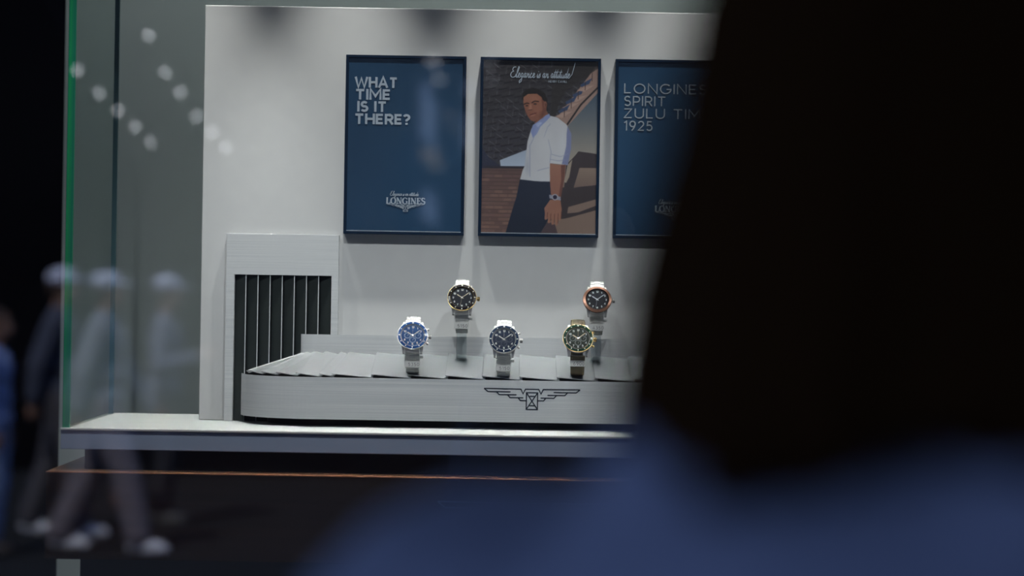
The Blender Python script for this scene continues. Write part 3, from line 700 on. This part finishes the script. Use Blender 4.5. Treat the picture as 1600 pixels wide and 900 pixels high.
        for k in range(4, 596, 12):
            for sx in (-1, 1):
                tt = ts[k]; p = E(tt); dd = (E(tt + .01) - E(tt - .01)).normalized(); nn = Vector((0, -dd.z, dd.y)); d = (E(tt + .01) - E(tt - .01)).normalized()
                wd = 7.6; mb.box(sx * wd - .2, sx * wd + .2, -.9, .9, 1.3, 1.85, 0, lambda x, v, w, p=p, d=d, nn=nn: (p + Vector((1, 0, 0)) * x + d * v + nn * w) * MM * sc)
        B_(mb, 'stitching', mat('strap_thread', (.30, .24, .14), .8), sp)
    return root, (A, B)
def price_tag(label, X, Yl, Zl, num, z=-26):
    t = thing('reference_tag', label, 'tag', (X, Yl, Zl), None)
    A, B = 37.0, 24.0; yy = -B * math.sqrt(max(0, 1 - (z / A) ** 2)) ** .45 - 2.4
    th = math.radians(16)
    F = lambda x, v, w: Vector((x, yy + 2.2 * 0 - w * math.cos(th) - v * math.sin(-th) * -1 * 0 - v * .0, z + v)) * MM
    mb = MB(); mb.box(-10.2, 9.6, -4.6, 3.6, 0, .5, 0, F)
    mb.box(-10.6, -10.0, -4.0, 13.5, -3.5, .4, 0, F); mb.box(-10.6, 10.4, 11.5, 13.5, -4.6, -4.0, 0, F) if False else None
    mb.build('card', M['tagwhite'], t, .0002, org=(0, 0, 0))
    mb = MB(); mb.box(9.6, 14.5, 7.6, 11.0, -1.5, -1.0, 0, F); mb.box(9.6, 10.1, -4.0, 11.0, -3.6, -1.0, 0, F)
    mb.build('tail', M['tagwhite'], t, .0003, org=(0, 0, 0))
    mb = MB(); text(mb, num, -5.6, -2.9, 4.4, .55, lambda x, v, w: F(x, v, .52 + w * 50), .34)
    mb.build('number', M['tagink'], t, 0, org=(0, 0, 0))
    return t
def stand(label, X, Yl, Zl, base_z):
    """clear C ring on a small foot; origin at the loop centre's ground point"""
    t = thing('watch_stand', label, 'stand', (X, Yl, base_z), 'clear acrylic watch stands')
    A, B = 34.6, 21.6; dz = (Zl - base_z) / MM
    rows = []
    for k in range(0, 60):
        a = math.radians(-80 + 340 * k / 59); p = Vector((0, B * math.cos(a + PI / 2 + .5), A * math.sin(a + PI / 2 + .5) + dz)); n_ = Vector((0, math.cos(a + PI / 2 + .5), math.sin(a + PI / 2 + .5)))
        rows.append([(p + Vector((x, 0, 0)) + n_ * w) * MM for x, w in ((-7, -2), (-7, 0), (7, 0), (7, -2))])
    mb = MB(); mb.grid(rows, 0, False, closed=True); mb.build('ring', M['acrylic'], t, 0, org=(0, 0, 0))
    h = dz - A - .5
    mb = MB()
    mb.box(-9, 9, -14, 14, 0, max(2.5, 1), 0, lambda x, y, z: Vector((x, y, z)) * MM)
    if h > 3: mb.box(-7, 7, -7, 7, 2.5, h, 0, lambda x, y, z: Vector((x, y, z)) * MM)
    mb.build('foot', M['acrylic'], t, .0004, org=(0, 0, 0))
    return t
def dmat(n, c, c2=None): return mat(n, c, .4, 0, spec=.15, noise=((400, 400, 400), c2 or c))
blueD = dmat('sunray_blue_dial', (.012, .07, .22), (.018, .09, .28)); blueB = mat('blue_ceramic_bezel', (.015, .06, .20), .12)
navyD = dmat('dark_blue_dial', (.008, .018, .05)); navyB = mat('navy_ceramic_bezel', (.010, .022, .05), .12)
blackD = dmat('black_dial', (.006, .008, .016)); greenD = dmat('olive_green_dial', (.030, .036, .016), (.02, .03, .012)); greenB = mat('green_ceramic_bezel', (.008, .035, .022), .12)
olive = mat('olive_brown_leather', (.085, .065, .030), .6, bump=((500, 500, 500), .3, .0004))
styles = [
 ('gold rimmed steel watch with black bezel on the left of the back row', (722, 466.5), 3.376, dict(chrono=False, case=M['steel_case'], ring=M['gold'], insert=mat('black_ceramic_bezel', (.012, .010, .014), .15), dial=blackD, strap=None, crown=M['gold'], hand=mat('cream_hands', (.8, .68, .45), .4), coin=True), '5150'),
 ('steel watch with brown bronze bezel and plain black dial, right of the back row', (933, 469.5), 3.376, dict(chrono=False, case=M['steel_case'], ring=M['rose'], insert=M['rose'], marks=False, dial=blackD, strap=None, mid=0, hand=mat('grey_hands', (.6, .6, .62), .3)), '4350'),
 ('steel chronograph watch with bright blue dial and bezel, leftmost in front row', (645, 526), 3.326, dict(chrono=True, case=M['steel_case'], ring=M['steel_case'], insert=blueB, dial=blueD, strap=None, coin=True, sub=mat('silver_blue_ring', (.4, .6, .85), .3)), '5350'),
 ('steel chronograph watch with dark navy dial and bezel, middle of front row', (787.5, 532), 3.326, dict(chrono=True, case=M['steel_case'], ring=M['steel_case'], insert=navyB, dial=navyD, strap=None, coin=True, sub=mat('dim_blue_ring', (.06, .08, .13), .3)), '5150'),
 ('green bezel chronograph watch with gold crown and olive leather strap, right in front row', (903, 530.5), 3.326, dict(chrono=True, case=M['steel_case'], ring=M['gold'], insert=greenB, dial=greenD, strap=olive, crown=M['gold'], coin=True, hand=mat('gold_hands', (.8, .62, .35), .3), sub=mat('pale_green_ring', (.35, .38, .33), .4)), '6900')]
taglab = ['white number tag on the gold rimmed watch at left back', 'dim number tag below the bronze bezel watch at right back', 'white number tag under the bright blue watch',
          'white number tag under the navy watch in the middle', 'white number tag across the olive leather strap']
stlab = ['clear stand holding up the gold rimmed watch in the back row', 'clear stand holding up the bronze bezel watch in the back row', 'clear stand inside the bright blue watch',
         'clear stand inside the navy chronograph in the middle', 'clear stand inside the green bezel watch with leather strap']
for k, (lab, (px, py), yc, sty, num) in enumerate(styles):
    dx, dy = px - 800, py - 450; s_ = .0165
    X = (dx + dy * s_) / FPX * yc; Z = CZ - (-dx * s_ + dy) / FPX * yc
    r_, _ = watch(lab, X, yc, Z, sty, 26, 1.0 if sty['chrono'] else .97)
    L = r_.location.copy()
    gz = deck(X, L.y - .0) + .003
    if k == 1: price_tag(taglab[k], L.x, L.y, L.z, num)
    elif k == 4: price_tag(taglab[k], L.x, L.y, L.z, num, -21)
    else: price_tag(taglab[k], L.x, L.y, L.z, num)
    stand(stlab[k], L.x, L.y, L.z, gz if k < 2 else deck(X, L.y + .0) + .0036)
reset()

# ------------------------------------------------------------------ lamps above the panel, and added fill lamps
lampx = [-.462, -.238, .004, .236, .46]
def downlight(label, x, LY, LZ, group, watts, size, blend, aim, col):
    t = thing('spotlight', label, 'lamp', (x, LY, LZ), group)
    mb = MB(); mb.lathe([(.012, .09), (.028, .085), (.03, .0), (.026, .0), (.024, .02)], lambda a, b, w: I(x + a, LY + b, LZ + w), 28, cap0=True); mb.build('housing', M['dark_metal'], t)
    mb = MB(); mb.lathe([(.0235, .022), (.0235, .018)], lambda a, b, w: I(x + a, LY + b, LZ + w), 28, cap1=True, cap0=True); mb.build('lens', M['bulb'], t)
    ld = bpy.data.lights.new('spotlight_beam', 'SPOT'); ld.energy = watts; ld.spot_size = math.radians(size); ld.spot_blend = blend; ld.shadow_soft_size = .012
    ld.color = col
    lo = bpy.data.objects.new('beam', ld); C.objects.link(lo); lo.parent = t; lo.location = (0, 0, -.004)
    lo.rotation_euler = Vector(aim).to_track_quat('-Z', 'Y').to_euler()
    reset()
Y1, Z1 = 3.45 - .12, CZ + .75
for x in lampx: downlight('small black downlight close above the white display board', x, Y1, Z1, 'downlights above the display board', SPOT_W, 51, .8, (0, .0, -1), (1, .99, .955))
Y2, Z2 = 2.75, CZ + .70
for x in (-.55, -.18, .20, .58): downlight('added black fill spotlight near the window aimed at the watches', x, Y2, Z2, 'added fill spotlights near the shop window', FILL_W, 71, 1.0, (0, .53, -.85), (.95, .98, 1))  # unseen fill lamps, added to brighten the board and upright metal faces
tag(MB().box(-.6, .68, Y1 - .02, Y1 + .02, Z1 + .09, Z1 + .12).build('lamp_track', M['dark_metal'], None, .002, org=(CX, Y1, Z1 + .1)), 'black track carrying the downlights close above the display board', 'track')
tag(MB().box(-.68, .74, Y2 - .02, Y2 + .02, Z2 + .09, Z2 + .12).build('lamp_track', M['dark_metal'], None, .002, org=(CX, Y2, Z2 + .1)), 'black track added to carry the fill spotlights near the shop window', 'track')  # unseen track, added along with the fill lamps

t = thing('added_wall_fill', 'added unseen strip lamp brightening the grey wall behind the display board', 'lamp', (.6, 3.66, CZ + 1.2))  # unseen lamp added to lift the grey wall the fill beams miss
MB().box(-.7, 1.9, 3.63, 3.69, CZ + 1.206, CZ + 1.24).build('housing', M['dark_metal'], t, .003)
MB().box(-.69, 1.89, 3.635, 3.685, CZ + 1.201, CZ + 1.2055).build('diffuser', mat('wall_fill_diffuser', (.9, .9, .9), .5, emit=(.95, .99, 1), es=3), t)
ld = bpy.data.lights.new('added_wall_fill_light', 'AREA'); ld.shape = 'RECTANGLE'; ld.size = 2.5; ld.size_y = .04; ld.energy = WALL_W; ld.color = (.95, 1, .98)
lo = bpy.data.objects.new('light', ld); C.objects.link(lo); lo.parent = t; lo.location = (0, 0, -.003); lo.rotation_euler = (math.radians(8), 0, 0)
reset()

# ------------------------------------------------------------------ people
SKIN = mat('skin', (.28, .16, .11), .5, bump=((200, 200, 200), .1, .001))
EYEW = mat('eye_white', (.6, .58, .55), .2); IRIS = mat('iris_brown', (.03, .015, .01), .1)
def person(label, loc, yaw, H, top, bottom, shoe, hairm, vox, long_hair=False, hood=False, stride=.0, arms='down', cap=None, loose=0.0, headyaw=0):
    """local frame faces -Y, right hand at -X"""
    root = thing('person', label, 'person', loc); root.rotation_euler = (0, 0, yaw)
    k = H / 1.75
    V = lambda x, y, z: Vector((x, y, z)) * k
    o0 = (0, 0, 0)
    hy = math.radians(headyaw); Rh = Matrix.Rotation(hy, 3, 'Z')
    def HV(x, y, z):
        p = Rh @ Vector((x, y + .0, 0)); return Vector((p.x, p.y - .015, z)) * k
    b = MB()
    def head(b):
        R_ = Rh
        b.ell(HV(0, .012, 1.660), (.074 * k, .093 * k, .088 * k), R_); b.ell(HV(0, -.025, 1.620), (.062 * k, .062 * k, .085 * k), R_)
        b.ell(HV(0, -.045, 1.562), (.044 * k, .042 * k, .034 * k), R_); b.ell(HV(0, -.072, 1.548), (.020 * k, .016 * k, .016 * k), R_)
        b.cone(HV(0, -.086, 1.645), .008 * k, HV(0, -.106, 1.606), .0105 * k); b.ell(HV(-.011, -.095, 1.603), (.008 * k, .009 * k, .007 * k)); b.ell(HV(.011, -.095, 1.603), (.008 * k, .009 * k, .007 * k))
        b.cone(HV(-.036, -.066, 1.662), .010 * k, HV(0, -.077, 1.660), .009 * k); b.cone(HV(0, -.077, 1.660), .009 * k, HV(.036, -.066, 1.662), .010 * k)
        for s in (-1, 1):
            b.ell(HV(s * .036, -.050, 1.610), (.024 * k, .026 * k, .030 * k)); b.cone(HV(s * .022, -.075, 1.648), .005 * k, HV(s * .042, -.068, 1.648), .005 * k); b.cone(HV(s * .022, -.074, 1.631), .005 * k, HV(s * .042, -.066, 1.631), .005 * k); b.ell(HV(s * .076, .012, 1.625), (.009 * k, .018 * k, .031 * k), R_)
        b.cone(HV(-.016, -.086, 1.580), .0065 * k, HV(.016, -.086, 1.580), .0065 * k); b.cone(HV(-.014, -.085, 1.571), .0075 * k, HV(.014, -.085, 1.571), .0075 * k)
    head(b)
    b.cone(V(0, .015, 1.46), .060 * k, HV(0, .020, 1.60), .055 * k)
    # torso
    b.ell(V(0, 0, 1.32), (.165 * k, .105 * k, .16 * k)); b.ell(V(0, 0, 1.12), (.135 * k, .095 * k, .16 * k)); b.ell(V(0, .01, .96), (.165 * k, .115 * k, .13 * k))
    b.cone(V(-.17, .01, 1.42), .05 * k, V(.17, .01, 1.42), .05 * k); b.cone(V(-.07, .015, 1.455), .045 * k, V(.07, .015, 1.455), .045 * k)
    # limbs
    J = {}
    for s in (-1, 1):
        sh = V(s * .185, .01, 1.41)
        if arms == 'down': el = V(s * .235, .03, 1.13); wr = V(s * .235, -.04, .88)
        elif arms == 'swing': el = V(s * .23, .02 + s * .09, 1.13); wr = V(s * .22, -.06 + s * .20, .90)
        else: el = V(s * .25, .02, 1.13); wr = V(s * .13, -.24, 1.20)
        ydir = s * stride
        hip = V(s * .09, .0, .90); kn = V(s * .095, -.02 - ydir * .5, .50); an = V(s * .10, .02 - ydir + (.10 if False else 0), .085)
        J[s] = (sh, el, wr, hip, kn, an)
        b.cone(sh, .052 * k, el, .040 * k); b.cone(el, .041 * k, wr, .027 * k)
        b.cone(hip, .085 * k, kn, .055 * k); b.cone(kn, .055 * k, an, .038 * k); b.ell(kn + V(0, .03, -.13), (.05 * k, .055 * k, .11 * k))
        b.cone(an + V(0, .03, -.045), .034 * k, an + V(0, -.15, -.055), .026 * k)
        # hand: palm, four fingers, thumb
        d = (wr - el).normalized(); side = Vector((1, 0, 0)); side = (side - d * side.dot(d)).normalized(); fwd = d.cross(side).normalized()
        # palm plane: across = fwd (thumb towards the front), normal = side
        ac = fwd if fwd.y < 0 else -fwd; nm = side * (-s)
        pc = wr + d * .045 * k
        for q in (-.026, -.009, .009, .026): b.cone(wr + ac * q * .7 * k + d * .01 * k, .016 * k, wr + ac * q * k + d * .085 * k, .0125 * k)
        for q, L in ((.028, .068), (.0095, .077), (-.0095, .070), (-.028, .055)):
            p0 = wr + ac * q * k + d * .088 * k; p1 = p0 + (d * .92 + nm * .30) * L * .45 * k; p2 = p1 + (d * .75 + nm * .65) * L * .32 * k; p3 = p2 + (d * .45 + nm * .9) * L * .24 * k
            b.cone(p0, .0092 * k, p1, .0085 * k, 8); b.cone(p1, .0085 * k, p2, .0078 * k, 8); b.cone(p2, .0078 * k, p3, .007 * k, 8)
        p0 = wr + ac * .022 * k + d * .025 * k; p1 = p0 + (ac * .75 + d * .62 + nm * .2) * .040 * k; p2 = p1 + (ac * .3 + d * .95 + nm * .25) * .030 * k
        b.cone(p0, .014 * k, p1, .0105 * k, 8); b.cone(p1, .0105 * k, p2, .0085 * k, 8)
    remeshed(b, 'body', SKIN, root, vox if vox > .006 else .0038, 4, o0)
    for s in (-1, 1):
        e = MB(); e.ell(HV(s * .031, -.0665, 1.640), (.0118 * k,) * 3); e.ell(HV(s * .031, -.0752, 1.640), (.0062 * k, .004 * k, .0062 * k), mi=1); e.build('eye', [EYEW, IRIS], root, 0, o0)
    e = MB()
    for s in (-1, 1): e.cone(HV(s * .018, -.086, 1.668), .0026 * k, HV(s * .034, -.078, 1.672), .0030 * k, 8); e.cone(HV(s * .034, -.078, 1.672), .0030 * k, HV(s * .046, -.066, 1.666), .0018 * k, 8)
    e.build('eyebrows', hairm, root, 0, o0)
    # top
    g = .016 + loose; j = MB()
    j.ell(V(0, .005, 1.31), ((.170 + g) * k, (.112 + g) * k, .165 * k)); j.ell(V(0, .005, 1.12), ((.150 + g) * k, (.108 + g) * k, .17 * k)); j.ell(V(0, .01, .97), ((.165 + g) * k, (.118 + g) * k, .11 * k))
    j.cone(V(-.165, .012, 1.415), (.05 + g) * k, V(.165, .012, 1.415), (.05 + g) * k); j.cone(V(-.075, .02, 1.452), (.046 + g * .8) * k, V(.075, .02, 1.452), (.046 + g * .8) * k)
    for s in (-1, 1):
        sh, el, wr, hip, kn, an = J[s]
        j.cone(sh, (.054 + g) * k, el, (.043 + g) * k); j.cone(el, (.044 + g) * k, el + (wr - el) * .93, (.032 + g * .7) * k)
    if hood:
        j.ell(V(0, .085, 1.455), (.125 * k, .062 * k, .062 * k)); j.cone(V(-.085, -.01, 1.475), .030 * k, V(-.055, .08, 1.50), .036 * k); j.cone(V(.085, -.01, 1.475), .030 * k, V(.055, .08, 1.50), .036 * k)
        j.cone(V(-.06, .075, 1.505), .036 * k, V(.06, .075, 1.505), .036 * k)
    remeshed(j, 'jacket' if hood else 'shirt', top, root, max(vox, .006), 4, o0)
    q = MB(); gl = .014 + loose * 1.2
    q.ell(V(0, .01, .95), ((.165 + gl * .6) * k, (.118 + gl * .6) * k, .115 * k))
    for s in (-1, 1):
        sh, el, wr, hip, kn, an = J[s]
        q.cone(hip, (.087 + gl) * k, kn, (.060 + gl) * k); q.cone(kn, (.060 + gl) * k, an + V(0, .01, .03), (.050 + gl) * k)
    remeshed(q, 'trousers', bottom, root, max(vox, .008), 4, o0)
    for s in (-1, 1):
        an = J[s][5]; q = MB(); q.cone(an + V(0, .035, -.03), .046 * k, an + V(0, -.14, -.045), .040 * k); q.ell(an + V(0, -.055, -.05), (.045 * k, .14 * k, .034 * k)); q.cone(an + V(0, .02, .02), .044 * k, an + V(0, .03, -.03), .045 * k)
        remeshed(q, 'shoe', shoe, root, .006, 3, o0)
    # hair
    h = MB(); h.ell(HV(0, .026, 1.672), (.087 * k, .097 * k, .090 * k), Rh); h.ell(HV(0, .05, 1.63), (.078 * k, .075 * k, .085 * k), Rh)
    rr = random.Random(5)
    if long_hair:
        for i in range(46):
            a = math.radians(-28 + 236 * i / 45); cx_, cy_ = math.cos(a), math.sin(a)
            r1 = .079 + rr.uniform(-.004, .006); p0 = HV(cx_ * .070, .03 + cy_ * .070, 1.69); p1 = HV(cx_ * r1, .03 + cy_ * (r1 + .008), 1.60); p2 = HV(cx_ * (r1 + .014), .035 + cy_ * (r1 + .012), 1.555 + rr.uniform(-.006, .006)); p3 = HV(cx_ * (r1 + .022), .04 + cy_ * (r1 + .02), 1.522 + rr.uniform(-.012, .012))
            h.cone(p0, .017 * k, p1, .016 * k, 8); h.cone(p1, .016 * k, p2, .014 * k, 8); h.cone(p2, .014 * k, p3, .007 * k, 8)
    # keep the face free: cut the front of the cap by leaving hair only above the brow
    hb = remeshed(h, 'hair', hairm, root, max(vox, .005), 2, o0)
    bad = []
    me = hb.data; co = np.empty(len(me.vertices) * 3); me.vertices.foreach_get('co', co); co = co.reshape(-1, 3)
    loc_ = (np.linalg.inv(np.array(Rh)) @ (co / k - np.array([0, -.015, 0])).T).T
    front = (loc_[:, 1] < -.045) & (loc_[:, 2] < 1.700)
    loc_[front, 1] = np.maximum(loc_[front, 1], -.045)
    co2 = ((np.array(Rh) @ loc_.T).T + np.array([0, -.015, 0])) * k
    me.vertices.foreach_set('co', co2.ravel()); me.update()
    if cap:
        c = MB(); c.ell(HV(0, .02, 1.70), (.094 * k, .105 * k, .075 * k), Rh); c.ell(HV(0, -.10, 1.690), (.065 * k, .07 * k, .010 * k), Rh); remeshed(c, 'cap', cap, root, .008, 2, o0)
    reset(); return root

cloth = lambda n, c, c2=None: mat(n, c, .85, noise=((30, 30, 30), c2 or tuple(v * .8 for v in c)), bump=((350, 350, 350), .3, .001))
JACK = cloth('blue_jacket_cloth', (.15, .165, .215), (.13, .145, .19))
BLACKH = mat('black_hair', (.017, .008, .003), .8, spec=0)
person('person with long dark hair and blue hooded jacket looking in from the right foreground', (.149, .70, 0), math.radians(-220), 1.70, JACK, cloth('black_trousers', (.02, .02, .025)), mat('black_shoe', (.02, .02, .02), .5), BLACKH, .0045,
       long_hair=True, hood=True, loose=.022, headyaw=0)
# people across the road, seen mirrored in the shop window
LB = cloth('pale_blue_cloth', (.40, .52, .80), (.20, .28, .62)); CAPW = cloth('white_cap_cloth', (.62, .66, .80)); WH = cloth('white_cloth', (.26, .28, .34)); CR = cloth('cream_trousers', (.20, .18, .215)); DK = cloth('dark_cloth', (.03, .03, .04))
WS = mat('white_sneaker', (.8, .82, .9), .6); BR = mat('brown_hair', (.05, .03, .02), .6)
def street(px, D): return ((px - 800) / FPX * D, 2 * 2.604 - D, 0)
person('short person in a pale blue shirt and pale jeans at the kerb across the street', street(-4, 13.4), PI / 2, 1.36, LB, cloth('pale_jeans', (.28, .38, .62)), mat('dark_shoe', (.05, .04, .04), .6), BR, .011, arms='down')
person('person in white cap, cream trousers and white sneakers walking across the street', street(168, 13.6), PI / 2, 1.56, WH, CR, WS, BR, .012, stride=.26, arms='swing', cap=CAPW, loose=.02)
person('person in dark top and white cap walking behind across the street', street(98, 14.4), PI / 2, 1.58, cloth('slate_cloth', (.07, .08, .12)), cloth('grey_trousers', (.09, .085, .10)), WS, BR, .012, stride=.18, arms='swing', cap=CAPW, loose=.015)
person('person in grey shirt and pale cap standing farthest along across the street', street(262, 15.2), PI / 2, 1.55, cloth('grey_cloth', (.22, .24, .32)), DK, mat('grey_shoe', (.1, .1, .1), .6), BR, .012, arms='front', cap=CAPW)

# ------------------------------------------------------------------ building and string lights across the road (mirrored in the pane)
Db = 19.2; yb = 2 * 2.604 - Db
t = thing('building', 'dark building with narrow added glow panes across the street', 'building', (0, yb - .5, 0))
fc = MB().box(-20, 20, yb - 1.5, yb - .02, 0, 9).build('facade', mat('dark_facade', (.006, .006, .008), .9, spec=0, noise=((1, 1, 1), (.008, .008, .010))), t)
lit = mat('sky_glint_pane', (.1, .1, .1), .3, emit=(.32, .52, 1.0), es=.6); warm = mat('warm_glow_pane', (.1, .1, .1), .3, emit=(1, .75, .35), es=.5); whl = mat('white_glow_pane', (.1, .1, .1), .3, emit=(.95, .97, 1), es=3)  # added glowing panes for mirrored glints; the blue ones stand for sky gaps
for (a, b, c, d, m) in ((652, 668, 132, 218, lit), (722, 735, 128, 150, lit), (720, 733, 180, 232, lit), (694, 706, 180, 186, warm), (662, 679, 94, 102, whl), (756, 764, 98, 103, whl), (655, 680, 235, 250, warm), (657, 672, 300, 345, lit)):
    xa, xb = (a - 800) / FPX * Db, (b - 800) / FPX * Db; za, zb = CZ + (450 - d) / FPX * Db, CZ + (450 - c) / FPX * Db
    w_ = MB(); w_.box(xa - .05, xb + .05, yb - .02, yb + .02, za - .05, za); w_.box(xa - .05, xb + .05, yb - .02, yb + .02, zb, zb + .05); w_.box(xa - .05, xa, yb - .02, yb + .02, za, zb); w_.box(xb, xb + .05, yb - .02, yb + .02, za, zb)
    fr_ = w_.build('window', M['dark_metal'], t); MB().box(xa, xb, yb - .01, yb + .005, za, zb).build('pane', m, fr_)
reset()
bm = mat('string_bulb', (.9, .9, .9), .3, emit=(.93, .97, 1), es=8)
for lab, pts in (('upper string of small lamps hanging over the street', [(226, 65), (240, 115), (253, 139), (269, 173), (285, 193), (298, 214)]), ('lower string of small lamps hanging over the street', [(116, 121), (135, 150), (152, 171), (167, 192), (180, 212)])):
    D = 11.0; P3 = [I((a - 800) / FPX * D, 2 * 2.604 - D - .25 * i, CZ + (450 - b) / FPX * D) for i, (a, b) in enumerate(pts)]
    t = thing('string_lights', lab, 'lights', tuple(P3[0]), None)
    P3l = [P3[0] + I(-.5, .2, 1.2)] + P3 + [P3[-1] + I(1.2, -.8, -.9)]
    MB().tube([p + I(0, 0, .03) for p in P3l], .003, 6).build('wire', M['dark_metal'], t)
    for p in P3: MB().ell(p, (.012, .012, .016), seg=12, rings=8).build('bulb', bm, t)
reset()
